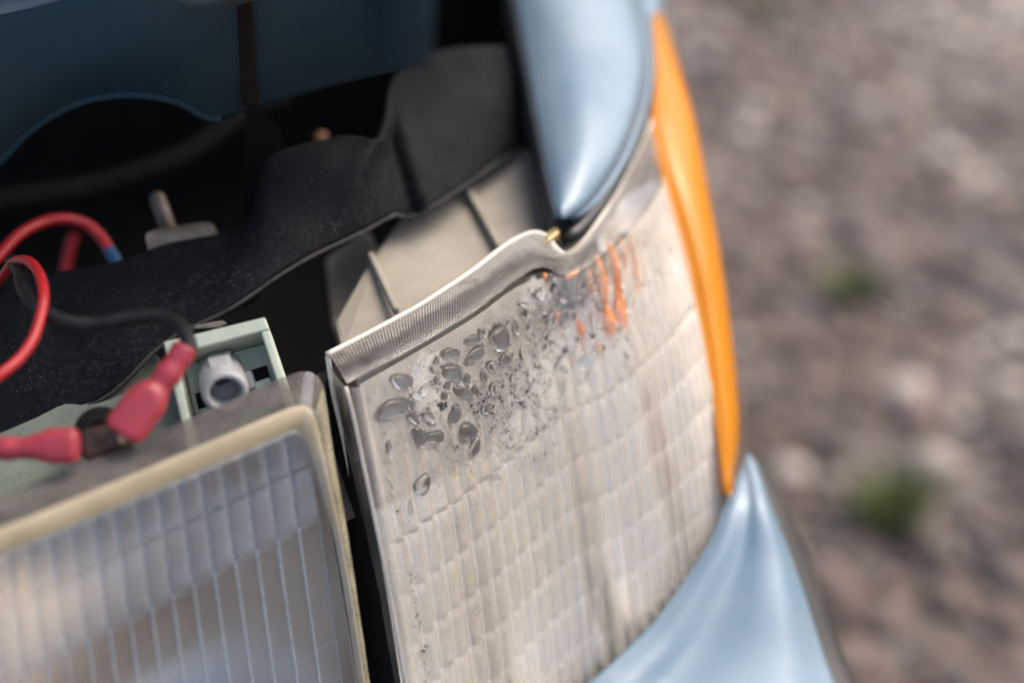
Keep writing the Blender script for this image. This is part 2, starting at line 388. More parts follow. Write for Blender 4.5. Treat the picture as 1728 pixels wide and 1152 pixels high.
def lnormal(s, t):
    e = .004
    a = lens0(min(1, s+e), t)-lens0(max(0, s-e), t); b = lens0(s, t+e)-lens0(s, t-e)
    n = a.cross(b).normalized()
    return n if n.dot(CAM-lens0(s, t)) > 0 else -n
def onlens(px, py):
    s, t = .5, .4
    for _ in range(14):
        P = lens0(s, t); x, y, d = proj(P); e = .003
        xs_, ys_, _d = proj(lens0(s+e if s < .99 else s-e, t)); sg = 1 if s < .99 else -1
        xt, yt, _d = proj(lens0(s, t+e))
        a, b, c, d2 = sg*(xs_-x)/e, (xt-x)/e, sg*(ys_-y)/e, (yt-y)/e
        D = a*d2-b*c
        if abs(D) < 1e-6: break
        ds, dt = ((px-x)*d2-b*(py-y))/D, (a*(py-y)-c*(px-x))/D
        s = max(0, min(1, s+max(-.2, min(.2, ds)))); t = max(-.1, min(1.1, t+max(-.2, min(.2, dt))))
    return s, t
def frame_on_lens(px, py):
    s, t = onlens(px, py); P = lens0(s, t); n = lnormal(s, t)
    # tangent vectors for one picture pixel across and one down
    a = pp(px+1, py, P, n)-P; b = pp(px, py+1, P, n)-P
    return P, a, b, n
# water drops: centre, half sizes, rotation (degrees); all lie on the lens
DROPS = [(664, 689, 27, 16, -15), (676, 644, 19, 11, 5), (757, 597, 14, 9, 0), (800, 599, 20, 9, -24), (761, 629, 16, 15, 20), (731, 624, 10, 6, 0), (734, 609, 7, 7, 0),
         (735, 642, 7, 9, 10), (714, 656, 15, 7, -30), (780, 663, 16, 9, 20), (753, 651, 7, 6, 0), (825, 619, 6, 8, 10), (694, 703, 11, 10, 30), (719, 703, 11, 9, 45), (705, 737, 11, 14, 0),
         (732, 737, 12, 11, 0), (786, 729, 16, 12, -30), (797, 754, 8, 14, 25), (655, 753, 4, 11, 5), (786, 641, 6, 10, -20), (801, 660, 9, 6, 30), (815, 637, 5, 11, -15),
         (841, 571, 18, 18, 20), (797, 573, 12, 8, -15), (812, 561, 6, 6, 0), (868, 555, 6, 8, -30), (879, 599, 4, 9, -15), (850, 608, 10, 7, 0), (985, 611, 11, 15, 10), (945, 656, 5, 19, 8),
         (879, 708, 4, 20, 5), (710, 817, 11, 16, 0), (688, 857, 4, 12, -5), (831, 806, 8, 9, 10), (881, 515, 9, 4, 10), (909, 515, 5, 5, 0), (903, 497, 12, 10, 0), (949, 501, 9, 10, 0),
         (958, 514, 15, 8, 15), (976, 553, 7, 18, -5), (945, 574, 7, 14, -20), (959, 571, 7, 13, -25), (1038, 530, 6, 18, 5), (1059, 514, 7, 16, 8), (1008, 586, 4, 7, 0), (925, 470, 7, 8, -20),
         (1045, 470, 5, 16, -12), (940, 540, 6, 13, -10), (1020, 556, 11, 4, 5), (765, 700, 9, 14, 10), (830, 655, 6, 10, 10), (700, 668, 8, 7, 0), (748, 668, 7, 6, 0), (1000, 540, 7, 14, 0), (862, 640, 4, 8, 10), (815, 690, 6, 8, 0), (910, 640, 4, 7, 0), (893, 670, 5, 4, 0), (922, 690, 8, 4, 0)]
DR3 = []
for (px, py, rx, ry, an) in DROPS:
    P, a, b, nn = frame_on_lens(px, py)
    c_, s_ = math.cos(math.radians(an)), math.sin(math.radians(an))
    A = (a*c_ + b*s_)*rx*1.1; B = (b*c_ - a*s_)*ry*1.1
    DR3.append((P, A, B, nn, random.random()*50))
def drop_edge(ph, th): return 1 + .13*math.sin(2*th+ph) + .08*math.sin(3*th+ph*2.3)
def frost_at(P):
    x, y, d = proj(P)
    f = 1.0
    # thinner fog just under the rim, wet and clear region at the upper corner side
    f -= .22*math.exp(-((x-800)/230)**2 - ((y-(640-(x-700)*.55))/42)**2)
    wet = math.exp(-((x-985)/75)**2 - ((y-525)/62)**2)
    f -= .72*wet*(.5+1.2*max(0, nz(P, .16)+.25))
    f -= .16*math.exp(-((x-1070)/95)**2 - ((y-440)/70)**2)
    f += .12*nz(P, .05) + .05*nz(P, .3)
    for D, A, B, nn, ph in DR3:
        v = P-D
        if v.length_squared > 60: continue
        u, w_ = v.dot(A)/A.length_squared, v.dot(B)/B.length_squared
        r = math.hypot(u, w_)
        if r < 1.4: f = min(f, sstep(.93, 1.12, r/drop_edge(ph, math.atan2(w_, u)))+.04)
    return max(0, min(1, f))

lamp = empty('corner_lamp', (-10, 400, 560), 'fogged clear corner lamp with water drops and fine ribbed top rim', 'car lamp')
# inner skin of the lens, clear; the flutes sit on it
rows = [[lens0(i/60, j/24) - lnormal(i/60, j/24)*1.6 for i in range(61)] for j in range(25)]
fr = [.12]*(61*25)
lens = grid('lens', rows, M['lens'], lamp, attr={'frost': fr})
lens['label'] = 'fogged clear plastic lens with vertical flutes'
# flute columns at equal steps along the lens, rows at equal heights below the tall first row
arc = [0.0]
for i in range(200): arc.append(arc[-1] + (lens0((i+1)/200, .45)-lens0(i/200, .45)).length)
def s_of(a):
    for i in range(200):
        if arc[i+1] >= a: return (i+(a-arc[i])/(arc[i+1]-arc[i]))/200
    return 1.0
PITCHF = 6.1
ncol = int(arc[-1]/PITCHF)+1
Z1 = lens0(.0, 0).z - 45.5; DZ = 14.6
zl = lens0(*onlens(664, 931)).z
Z1 = zl; DZ = (zl - lens0(*onlens(694, 1094)).z)/2.0
def t_of_z(s, z):
    a, b = curve_at(TOPC, s), curve_at(BOTC, s)
    return (a.z-z)/(a.z-b.z)
for c in range(ncol):
    s0, s1 = s_of(c*PITCHF+ 0), s_of(min(arc[-1], (c+1)*PITCHF))
    if s1-s0 < .004: continue
    zj = random.uniform(-.3, .3)
    zs = [None] + [Z1 - k*DZ for k in range(0, 9)]
    for k in range(len(zs)-1):
        sm = (s0+s1)/2
        t0 = .012 if k == 0 else t_of_z(sm, zs[k]+zj); t1 = t_of_z(sm, zs[k+1]+zj)
        if t0 >= .995: break
        t1 = min(t1, 1.0)
        if t1-t0 < .02: continue
        nu, nv = (15, 80) if k == 0 else (11, 18)
        slant = (s1-s0)*.0
        rows, fr, fog = [], [], []
        for j in range(nv+1):
            v = j/nv; r_ = []
            for i in range(nu+1):
                u = i/nu
                s = lerp(s0, s1, u); tt = lerp(t0, t1, v)
                if k > 0 or v > .9:   # rows step down along the curve at constant height
                    pass
                P = lens0(s, tt); nn = lnormal(s, tt)
                prof = max(0.0, math.sin(math.pi*u))**.7
                if k == 0:
                    amp = lerp(.10, 1.0, sstep(.35, 1.0, v)) * (1-.9*sstep(.965, 1, v)); hh = 1.7*prof*amp
                else:
                    amp = (.55+.45*sstep(-.02, .22, v)) * (1-.3*sstep(.88, 1, v)); hh = 2.2*prof*(.72+.28*v)*amp
                hh += .12*nz(P, .25)
                P = P + nn*hh
                r_.append(P)
                f = frost_at(P)
                edge = abs(2*u-1)
                if k == 0: f = f*(.95-.2*(1-edge**2)*sstep(.2, .6, v)) - .42*(1-edge**1.6)*math.exp(-((proj(P)[0]-1010)/80)**2-((proj(P)[1]-490)/70)**2)
                else: f *= .53 + .50*math.exp(-((u-.07)/.10)**2) + .30*math.exp(-((u-.98)/.06)**2) + .22*(1-sstep(0, .1, v))  # highlights along the flute edges painted in as extra frost
                fg = sstep(.70, .95, s); f = max(f, .95*fg) if fg > .3 else f
                fr.append(max(0, min(1, f))); fog.append(min(1, fg*.7 + (.75*math.exp(-((u-.07)/.09)**2)+.5*math.exp(-((u-.98)/.05)**2))*(1 if k else .6*sstep(.3, .7, v))))  # the same edge highlights put into the fog value
            rows.append(r_)
        grid('flute', rows, M['lens'], lens, attr={'frost': fr, 'fog': fog})
# large water drops, each its own piece of the lens
for P, A, B, nn, ph in DR3:
    V, Fs = [], []; nr, ns = 10, 32
    hgt = min(A.length, B.length)*.37
    V.append(P + nn*(1.45+hgt) + B*.1)
    for i in range(1, nr+1):
        r = i/nr
        for j in range(ns):
            th = 2*math.pi*j/ns; e = drop_edge(ph, th)*r
            sag = B*(.10*(1-r*r))
            V.append(P + A*(math.cos(th)*e) + B*(math.sin(th)*e) + sag + nn*(1.45 + hgt*(max(0, 1-r**2.6))**.6))
    for j in range(ns): Fs.append((0, 1+j, 1+(j+1) % ns))
    for i in range(nr-1):
        for j in range(ns):
            a, b = 1+i*ns+j, 1+i*ns+(j+1) % ns
            Fs.append((a, a+ns, b+ns, b))
    o0 = 1+(nr-1)*ns; b0_ = len(V); V += [V[o0+j] - nn*.02 for j in range(ns)]; Fs.append(tuple(b0_+j for j in range(ns))[::-1])
    if (V[1]-V[0]).cross(V[2]-V[0]).dot(nn) < 0: Fs = [f[::-1] for f in Fs]
    mesh('water_drop', V, Fs, M['water'], lens)
# fine condensation beads: too many to count
V, Fs = [], []
def bead(px, py, r, el=1.0):
    s, t = onlens(px, py)
    if not (.01 < s < .99 and .02 < t < .98): return
    P = lens0(s, t); nn = lnormal(s, t)
    a = pp(px+1, py, P, nn)-P; b = pp(px, py+1, P, nn)-P
    # clearance over the flute below
    tv = lerp(.1, 1.0, sstep(.35, 1, min(1, t/.33)))
    P = P + nn*(.25 + 1.45*tv)
    i0 = len(V); ns = 8; ph = random.random()*6; aa = a.length
    h = r*aa*.42
    V.append(P+nn*h)
    for rr, hh in ((.6, .72), (1.0, 0.0)):
        for j in range(ns):
            th = 2*math.pi*j/ns; e = rr*(1+.15*math.sin(2*th+ph))
            V.append(P + a*(math.cos(th)*r*e) + b*(math.sin(th)*r*e*el) + nn*h*hh)
    for j in range(ns):
        k = (j+1) % ns
        Fs.append((i0, i0+1+k, i0+1+j)); Fs.append((i0+1+j, i0+1+k, i0+1+ns+k, i0+1+ns+j))
    b0_ = len(V); V.extend([V[i0+1+ns+j].copy() for j in range(ns)]); Fs.append(tuple(b0_+j for j in range(ns)))
def rnd_beads(n_, cx, cy, sx, sy, r0, r1, el=(1, 1.4)):
    for _ in range(n_):
        x, y = random.gauss(cx, sx), random.gauss(cy, sy)
        if any((x-d[0])**2+(y-d[1])**2 < (max(d[2], d[3])*.9)**2 for d in DROPS): continue
        bead(x, y, lerp(r0, r1, random.random()**2.4), random.uniform(*el))
rnd_beads(700, 750, 690, 55, 42, 1.4, 5.2)
rnd_beads(1100, 850, 660, 38, 62, 1.1, 3.6)
rnd_beads(1200, 905, 680, 45, 70, 1.1, 3.4, (1, 1.8))
rnd_beads(560, 960, 545, 45, 45, 1.6, 6.0, (1, 2.2))
rnd_beads(250, 1000, 600, 45, 50, 1.4, 4.5, (1, 2.2))
rnd_beads(260, 780, 800, 55, 60, 1.2, 3.5)
rnd_beads(160, 1040, 480, 35, 40, 1.4, 4, (1, 2.5))
rnd_beads(300, 860, 900, 110, 110, 1.0, 3.2)
for _ in range(260):
    y = random.uniform(720, 1150); bead(645 + (y-720)*.165 + random.gauss(0, 5), y, random.uniform(1.2, 3.6), 1.2)
co = mesh('condensation', V, Fs, M['bead'], lamp); co['kind'] = 'stuff'
co.data.flip_normals() if (V[2]-V[0]).cross(V[1]-V[0]).dot(CAM-V[0]) < 0 else None

# ribbed rim: top wall of the lens, running back from the front edge
RIMB = [(552, 598), (620, 563), (700, 520), (760, 482), (800, 455), (840, 424), (870, 404), (900, 393), (922, 400), (938, 420), (952, 430), (966, 425), (985, 408), (1012, 372), (1040, 328), (1070, 268), (1092, 222), (1100, 205)]
RIMF = [(584, 648), (640, 618), (700, 586), (760, 550), (800, 526), (840, 496), (870, 473), (905, 452), (925, 453), (943, 462), (958, 466), (972, 462), (1000, 445), (1030, 418), (1060, 385), (1085, 352), (1106, 325), (1116, 308)]
zb = lambda x: 702 - 8*sstep(895, 960, x)
RB = catmull([pz(x, y, zb(x)) for x, y in RIMB], 860)
RF = catmull([pz(x, y, zb(x)-1.2) for x, y in RIMF], 860)
rows, fr = [], []
NR = 12
for j in range(NR+1):
    v = j/NR; r_ = []
    for i in range(861):
        P = RB[i].lerp(RF[i], v)
        ridge = (.5-.5*math.cos(2*math.pi*i/5.0)) * sstep(.03, .12, v)*(1-sstep(.92, 1, v))
        P = P + Vector((0, -.15, 1))*(1.6*math.sin(math.pi*v)**.8 + .50*ridge*(.7+.5*nz(P, .1)))
        r_.append(P)
        f = lerp(.80, .24, sstep(.40, .62, v + .14*nz(P, .06))) + .2*nz(P, .35)
        x = i/860
        f = f*(1-.0*x) + .22*sstep(.58, .72, x)*(.4+.6*v)
        f += .5*(1-sstep(0, .08, v)) + .3*sstep(.93, 1, v) + .42*(ridge-.5)*sstep(.08, .2, v)
        fr.append(max(0, min(1, f)))
    rows.append(r_)
rim = grid('ribbed_rim', rows, M['rim'], lamp, attr={'frost': fr}); rim['label'] = 'finely ribbed clear plastic top rim of the lens'
lip = tube('rim_lip', RB[::6], 1.0, simple('milky_lip_plastic', (.62, .58, .52), .35, col2=(.52, .48, .42), scale=80), rim, n=1, seg=8, smoothpts=False)
# left side wall of the lens: outer edge, groove, inner raised bead
def band(name, pa, pb, da, db, mat, parent, nseg=50, nacross=8, lift=0.0, frost=(.6, .6), wav=.06, **k):
    A = catmull([pd(x, y, d) for (x, y), d in zip(pa, da)], nseg); B = catmull([pd(x, y, d) for (x, y), d in zip(pb, db)], nseg)
    rows, fr = [], []
    for i in range(nseg+1):
        r_ = []
        nn = (A[min(nseg, i+1)]-A[max(0, i-1)]).cross(B[i]-A[i]).normalized()
        if nn.dot(CAM-A[i]) < 0: nn = -nn
        for j in range(nacross+1):
            v = j/nacross; P = A[i].lerp(B[i], v) + nn*lift*math.sin(math.pi*v)
            r_.append(P); fr.append(max(0, min(1, lerp(frost[0], frost[1], v) + (.45*(1-sstep(0, .14, i/nseg)) if name == 'side_wall' else 0) + wav*3*nz(P, .09) + wav*nz(P, .5))))
        rows.append(r_)
    return grid(name, rows, mat, parent, attr={'frost': fr}, **k)
def lens_depth(x, y):
    P, a, b, nn = frame_on_lens(x, y); return proj(P)[2]
lw_o = [(553, 600), (562, 660), (580, 740), (600, 840), (622, 960), (640, 1060), (655, 1152), (672, 1250)]
lw_m = [(583, 652), (596, 700), (615, 790), (634, 880), (656, 990), (672, 1080), (684, 1152), (700, 1250)]
lw_i = [(612, 652), (622, 700), (640, 780), (660, 880), (682, 990), (696, 1070), (708, 1152), (725, 1250)]
ld = [proj(lens0(0, t))[2] for t in (0, .07, .19, .34, .5, .62, .74, .88)]
band('side_wall', lw_o, lw_m, [proj(RB[0])[2]]+[d+10 for d in ld[1:]], [d+.5 for d in ld], M['rim'], lamp, lift=1.0, frost=(.6, .38), wav=.12)
band('edge_bead', lw_m, lw_i, [d-.6 for d in ld], [d-1.2 for d in ld], M['rim'], lamp, lift=2.2, frost=(.7, .55))
tube('edge_line', [pd(x, y, d-1.0) for (x, y), d in zip(lw_m, ld)], .7, bpy.data.materials['milky_lip_plastic'], lamp, n=50, seg=8)
tube('outer_lip', [pd(x, y, d+9.2) for (x, y), d in zip(lw_o, ld)], .9, bpy.data.materials['milky_lip_plastic'], lamp, n=50, seg=8)
# inside of the lamp: dull reflector, dark sheet, amber streaks
rows = []
for j in range(25):
    t = j/24; r_ = []
    for i in range(41):
        s_ = i/40; e = (1-max(0, 2*s_-1)**5)*(1-max(0, t-.1)**6)
        r_.append(lens0(s_, t) - lnormal(s_, t)*(3 + 25*e*(.8+.2*math.sin(s_*21))))
    rows.append(r_)
grid('reflector', rows, M['reflector'], lamp)
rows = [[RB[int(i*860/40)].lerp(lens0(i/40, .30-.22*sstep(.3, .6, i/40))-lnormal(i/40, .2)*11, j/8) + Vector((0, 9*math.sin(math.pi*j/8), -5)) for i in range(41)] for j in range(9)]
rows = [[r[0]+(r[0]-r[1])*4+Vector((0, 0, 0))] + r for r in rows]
grid('inner_shade_sheet', rows, M['inner'], lamp)  # dark sheet added so that shade shows through the drops
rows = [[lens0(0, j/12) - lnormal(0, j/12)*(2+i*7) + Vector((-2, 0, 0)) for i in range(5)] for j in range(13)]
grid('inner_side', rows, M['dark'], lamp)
for (x0, y0, x1, y1, r_) in ((1020, 430, 1034, 520, 1.3), (1041, 408, 1058, 505, 1.5), (1052, 486, 1062, 560, 1.9), (1034, 512, 1042, 572, 1.7), (928, 460, 934, 484, .8), (1076, 392, 1088, 500, .9), (962, 470, 985, 455, .7), (985, 540, 992, 592, .8), (1004, 452, 1010, 500, .6), (1060, 400, 1070, 452, .7), (945, 520, 950, 548, .6), (1018, 575, 1024, 606, .7), (968, 600, 972, 622, .5), (900, 640, 904, 664, .5)):
    P0, a, b, n0 = frame_on_lens(x0, y0); P1, a, b, n1 = frame_on_lens(x1, y1)
    tube('amber_streak', [P0-n0*3.6, (P0+P1)/2-n0*3.2+Vector((.3, 0, 0)), P1-n1*3.6], [r_*.5, r_*1.1, r_*1.4, r_*1.2, r_*.4], M['amber_bright'], lamp, n=10, seg=10)  # solid streaks imitating orange refracted through the lens
# housing behind the lens
hz = 692.0
def hp(x, y, z=hz): return pz(x, y, z)
hou = prism('housing', [hp(574, 596, 690), hp(561, 543, 690), hp(627, 430, 694), hp(700, 330, 694), hp(760, 250, 694), hp(960, 250, 694), hp(1000, 380, 690), hp(950, 432, 690), hp(905, 425, 690), hp(760, 500, 690)],
            [Vector((3, 4, -13))]*10, M['housing'], lamp, bevel=2.0)
hou['label'] = 'dusty beige plastic lamp housing behind the rim'
prism('housing_flank', [hp(545, 432, 676), hp(556, 548, 676), hp(585, 560, 676), hp(640, 420, 676), hp(620, 380, 676)], Vector((3, 4, -22)), M['housing'], hou, bevel=3)
def ridge(p0, p1, w_):
    a, b = hp(*p0, 694), hp(*p1, 692); d = (b-a).normalized(); sd_ = d.cross(Vector((0, 0, 1))).normalized()*w_
    prism('housing_ridge', [a-sd_, a+sd_, b+sd_, b-sd_], Vector((0, 0, 3.0)), M['housing'], hou, bevel=.8)
ridge((626, 436), (670, 532), 1.1); ridge((783, 312), (845, 425), 1.3)
prism('brass_clip', [hp(917, 408, 697), hp(938, 392, 697), hp(945, 402, 697), hp(925, 418, 697)], Vector((0, 0, 3)), M['brass'], lamp, bevel=.6)

# ================================================================ AMBER SIDE MARKER
side = empty('side_marker', (70, 450, 640), 'thin amber side marker lens wrapping round the car corner', 'side marker')
am_l = [(1096, 15), (1094, 110), (1096, 200), (1120, 300), (1158, 430), (1182, 540), (1200, 640), (1214, 740), (1226, 836)]
am_m = [(1106, 5), (1124, 120), (1145, 210), (1168, 310), (1196, 430), (1214, 540), (1226, 640), (1234, 740), (1230, 836)]
am_r = [(1116, 10), (1146, 110), (1172, 200), (1194, 310), (1217, 430), (1233, 540), (1244, 640), (1249, 730), (1238, 825)]
am_d = [625, 592, 568, 550, 540, 534, 528, 522, 517]
rows = []
L_, M_, R_ = [catmull([pd(x, y, d+o) for (x, y), d in zip(pl, am_d)], 60) for pl, o in ((am_l, 1), (am_m, -5), (am_r, 16))]
for i in range(61):
    rows.append([((L_[i]*(1-v)+M_[i]*v)*(1-v)+(M_[i]*(1-v)+R_[i]*v)*v) for v in [j/8 for j in range(9)]])
rows2 = [r + [r[-1].lerp(r[-1]+ray(1240, 600)*34+Vector((-6, 0, -8)), q) for q in (.4, 1)] for r in rows]
grid('lens', rows2, M['amber'], side, solid=3.0, off=-1)
tube('lens_edge', [L_[i]-FW*.5 for i in range(0, 61, 3)], 1.3, M['amber'], side, n=60, seg=10)
L2 = catmull([pd(x, y, d+1) for (x, y), d in list(zip(am_l, am_d))[3:]], 30)
rows = [[lens0(1, j/30)-Vector((.5, 0, 0)) if q == 0 else lens0(1, j/30).lerp(L2[j], q/4) for q in range(5)] for j in range(31)]
grid('lens_end', rows, M['lens'], lamp, attr={'frost': [.95]*155, 'fog': [.9]*155})

# ================================================================ CAR BODY
car = empty('car_body', (-60, 650, 100), 'light metallic blue car front corner with open engine bay', 'car')
# fender tip above the lamp: left edge, crest, right edge
f_l = [(852, -70), (868, 0), (884, 90), (903, 190), (920, 280), (936, 350), (944, 367)]
f_1 = [(905, -70), (915, 0), (925, 90), (936, 190), (945, 280), (948, 350), (947, 369)]
f_2 = [(960, -70), (968, 0), (985, 90), (990, 190), (983, 275), (965, 345), (951, 370)]
f_3 = [(1005, -70), (1022, 0), (1058, 75), (1062, 150), (1032, 250), (985, 338), (956, 369)]
f_4 = [(1052, -70), (1062, 0), (1084, 75), (1084, 150), (1052, 248), (997, 337), (960, 367)]
f_5 = [(1072, -70), (1086, 0), (1094, 75), (1092, 155), (1060, 252), (1004, 338), (962, 365)]
f_z = [[742, 733, 723, 716, 710, 705, 703], [742.5, 734, 724.5, 717.5, 711.5, 705.5, 703], [741, 733, 724, 717.5, 711.5, 705.3, 702.5], [738, 730, 720.5, 714.5, 709.5, 704.3, 702],
       [733, 725, 716, 710, 706, 702, 701], [722, 714, 708, 703, 700, 698, 699]]
LN = [catmull([pz(x, y, z) for (x, y), z in zip(pl, zz)], 60) for pl, zz in zip((f_l, f_1, f_2, f_3, f_4, f_5), f_z)]
rows = []
for i in range(61): rows.append(catmull([l[i] for l in LN], 30))
fen = grid('fender', rows, M['paint'], car, toward=CAM+Vector((0, 0, 500)), solid=1.2, off=-1)
fen['label'] = 'light blue fender tip pointing down over the lamp'
tube('rolled_lip', [p+Vector((0, 0, -.3)) for p in LN[5][::3]], 1.5, M['paint'], fen, n=60, seg=10)
# folded flange along the left edge, a little wavy
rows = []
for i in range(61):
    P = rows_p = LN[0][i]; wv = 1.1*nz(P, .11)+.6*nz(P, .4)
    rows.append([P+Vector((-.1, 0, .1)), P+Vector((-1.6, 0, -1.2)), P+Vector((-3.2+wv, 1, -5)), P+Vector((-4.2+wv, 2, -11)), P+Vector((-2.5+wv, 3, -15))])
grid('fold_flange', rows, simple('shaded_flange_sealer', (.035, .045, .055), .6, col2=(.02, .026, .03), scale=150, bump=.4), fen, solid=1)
# black seal in the gap between fender and rim
seal = tube('rubber_seal', [pz(x, y, z) for x, y, z in ((950, 402, 694), (962, 398, 695), (990, 372, 695), (1025, 325, 695), (1058, 262, 695), (1080, 212, 696), (1092, 160, 698), (1096, 100, 702), (1092, 30, 708))], [2.5, 3.2, 3.4, 3.2, 3, 2.6, 2.4], M['seal'], None, n=60)
tag(seal, 'glossy black rubber seal in the gap under the blue fender tip', 'seal')
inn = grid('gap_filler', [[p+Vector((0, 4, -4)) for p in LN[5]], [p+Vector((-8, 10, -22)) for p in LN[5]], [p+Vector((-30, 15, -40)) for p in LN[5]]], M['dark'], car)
# side skin of the fender running back above the amber marker
rows = []
sp0 = catmull([pz(x, y, z) for x, y, z in ((1093, 70, 706), (1088, 0, 713), (1072, -70, 721))], 12)
sp1 = catmull([pd(x, y, d) for x, y, d in ((1098, 60, 612), (1112, 0, 630), (1100, -70, 660))], 12)
sp2 = catmull([pd(x, y, d) for x, y, d in ((1136, 70, 640), (1127, 0, 668), (1115, -70, 690))], 12)
grid('side_skin', [[a for a in sp0], [b for b in sp1], [c for c in sp2]], M['paint'], car, solid=1)
# bumper corner below the lamp
b0 = [(1238, 796), (1231, 822), (1223, 852), (1196, 915), (1150, 985), (1100, 1052), (1045, 1106), (988, 1156), (900, 1225)]
b1 = [(1249, 778), (1247, 815), (1241, 855), (1220, 922), (1178, 1000), (1132, 1075), (1085, 1128), (1030, 1180), (950, 1245)]
b2 = [(1256, 768), (1261, 815), (1262, 858), (1248, 935), (1216, 1010), (1178, 1082), (1130, 1140), (1080, 1195), (1000, 1262)]
b3 = [(1262, 764), (1271, 813), (1276, 858), (1283, 940), (1280, 1015), (1265, 1090), (1235, 1150), (1195, 1205), (1130, 1275)]
b4 = [(1268, 768), (1281, 814), (1293, 858), (1316, 945), (1328, 1020), (1335, 1095), (1335, 1155), (1325, 1210), (1280, 1285)]
b5 = [(1275, 778), (1289, 817), (1305, 862), (1338, 945), (1364, 1020), (1388, 1095), (1410, 1155), (1430, 1215), (1450, 1290)]
bd = [lens_depth(x, y)-1 for x, y in b0[2:8]]
bd = [lerp(bd[0], bd[-1], q/5)-max(0, max(lerp(bd[0], bd[-1], w_/5)-bd[w_] for w_ in range(6))) for q in range(6)]
bd = [bd[0]+17, bd[0]+8] + bd + [bd[-1]-4]
offs = [0, -3.5, 0, -3.2, -2.6, 8]
LB = [catmull([pd(x, y, d+o*min(1, q*.22)-4) for q, ((x, y), d) in enumerate(zip(pl, bd))], 60) for pl, o in zip((b0, b1, b2, b3, b4, b5), offs)]
rows = []
for i in range(61):
    r_ = []
    for k in range(5): r_ += [LB[k][i].lerp(LB[k+1][i], q/8) for q in range(8)]
    r_.append(LB[5][i])
    for _ in range(9): r_ = [r_[0]] + [(r_[q-1]+r_[q]*2+r_[q+1])/4 for q in range(1, len(r_)-1)] + [r_[-1]]
    rows.append([LB[0][i]+ray(1100, 1000)*24] + r_ + [r_[-1]+ray(1400, 1000)*14+Vector((-1, 0, -3))])
bum = grid('bumper_corner', rows, M['paint'], car, solid=1.2)
bum['label'] = 'light blue bumper corner curving below the lamp'
rows = []
for i in range(61):
    p = LB[5][i]; q = p + RT*(4.5+i*.07) + ray(1400, 1000)*8
    rows.append([p+ray(1400, 1000)*3, p.lerp(q, .5)+ray(1400, 1000)*1.0, q, q+ray(1400, 1000)*40])
grid('trim_edge', rows, simple('dull_dark_trim', (.018, .016, .015), .5, col2=(.03, .027, .024), scale=60), car)

# engine bay: inner wing panel with a large hole, dark floor and walls
YB = 600.0
def bp(x, y, yy=YB): return pp(x, y, Vector((0, yy, 0)), (0, 1, .22))
low = [(-120, 345), (-50, 312), (0, 272), (45, 226), (100, 188), (160, 166), (230, 160), (300, 172), (345, 196), (375, 200), (420, 184), (480, 168), (560, 146), (640, 128), (720, 108)]
topl = [(-120, 55), (-50, 40), (0, 28), (45, 18), (100, 4), (160, -8), (230, -16), (300, -24), (345, -30), (375, -34), (420, -40), (480, -46), (560, -55), (640, -62), (720, -70)]
A = catmull([bp(x, y, YB-max(0, x-590)**2*.006) for x, y in topl], 84); B = catmull([bp(x, y, YB-max(0, x-590)**2*.006) for x, y in low], 84)
rows = []
for j in range(17):
    v = j/16
    rows.append([A[i].lerp(B[i], v) + Vector((0, -6*math.sin(math.pi*v) + 3*nz(A[i].lerp(B[i], v), .015), 0)) for i in range(85)])
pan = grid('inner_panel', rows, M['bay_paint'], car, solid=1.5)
pan['label'] = 'blue inner wing panel with shade in its colour and a large round hole'
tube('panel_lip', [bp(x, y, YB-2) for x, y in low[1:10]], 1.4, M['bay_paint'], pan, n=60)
tube('panel_seam', [bp(x, y, YB-7) for x, y in ((408, -40), (414, 20), (418, 100), (421, 178))], 2.6, M['seam'], pan, n=20, flat=.5, flatdir=(0, 1, 0))
grid('panel_post', [catmull([bp(x, y, YB+18) for x, y in l], 12) for l in (((415, 178), (412, 300), (405, 420)), ((450, 190), (455, 300), (450, 420)), ((470, 215), (500, 300), (520, 420)))], M['dark'], pan)
# top flanges catching the light
fl = [[pz(x, y, 742) for x, y in ((-120, 62), (0, 30), (60, 14), (120, -2), (200, -22))], [pz(x, y, 748) for x, y in ((-120, 20), (0, -8), (60, -20), (120, -35), (200, -55))], [pz(x, y, 749) for x, y in ((-120, -60), (0, -80), (60, -95), (120, -110), (200, -130))]]
grid('top_flange', fl, M['paint'], car, solid=1.5)
fl = [catmull([bp(x, y, YB-12) for x, y in ((285, -8), (310, 18), (350, 22), (400, 10), (450, -6))], 20), catmull([bp(x, y, YB-30) for x, y in ((290, -40), (315, -10), (350, -8), (400, -20), (450, -36))], 20)]
grid('hinge_bracket', fl, M['paint'], car, solid=3)
# dark engine bay box behind
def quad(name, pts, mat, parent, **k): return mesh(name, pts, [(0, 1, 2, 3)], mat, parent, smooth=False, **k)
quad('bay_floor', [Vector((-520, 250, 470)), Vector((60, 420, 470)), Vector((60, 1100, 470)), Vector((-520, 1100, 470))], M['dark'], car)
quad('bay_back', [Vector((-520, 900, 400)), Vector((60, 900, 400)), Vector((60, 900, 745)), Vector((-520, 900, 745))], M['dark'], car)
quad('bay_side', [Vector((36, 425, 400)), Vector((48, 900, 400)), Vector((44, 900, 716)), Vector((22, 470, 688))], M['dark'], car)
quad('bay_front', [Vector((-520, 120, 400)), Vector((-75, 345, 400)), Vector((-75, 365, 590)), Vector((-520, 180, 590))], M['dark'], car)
# unseen raised panel, added above the picture to shade the bay
hv = [[Vector((x, y, z + 12*math.sin(math.pi*(x+900)/940))) for x in [-900+92.3*i for i in range(11)]] for y, z in ((1000, 765), (860, 797), (720, 830), (560, 868), (400, 908))]
grid('shade_hood', hv, M['bay_paint'], car, solid=18)

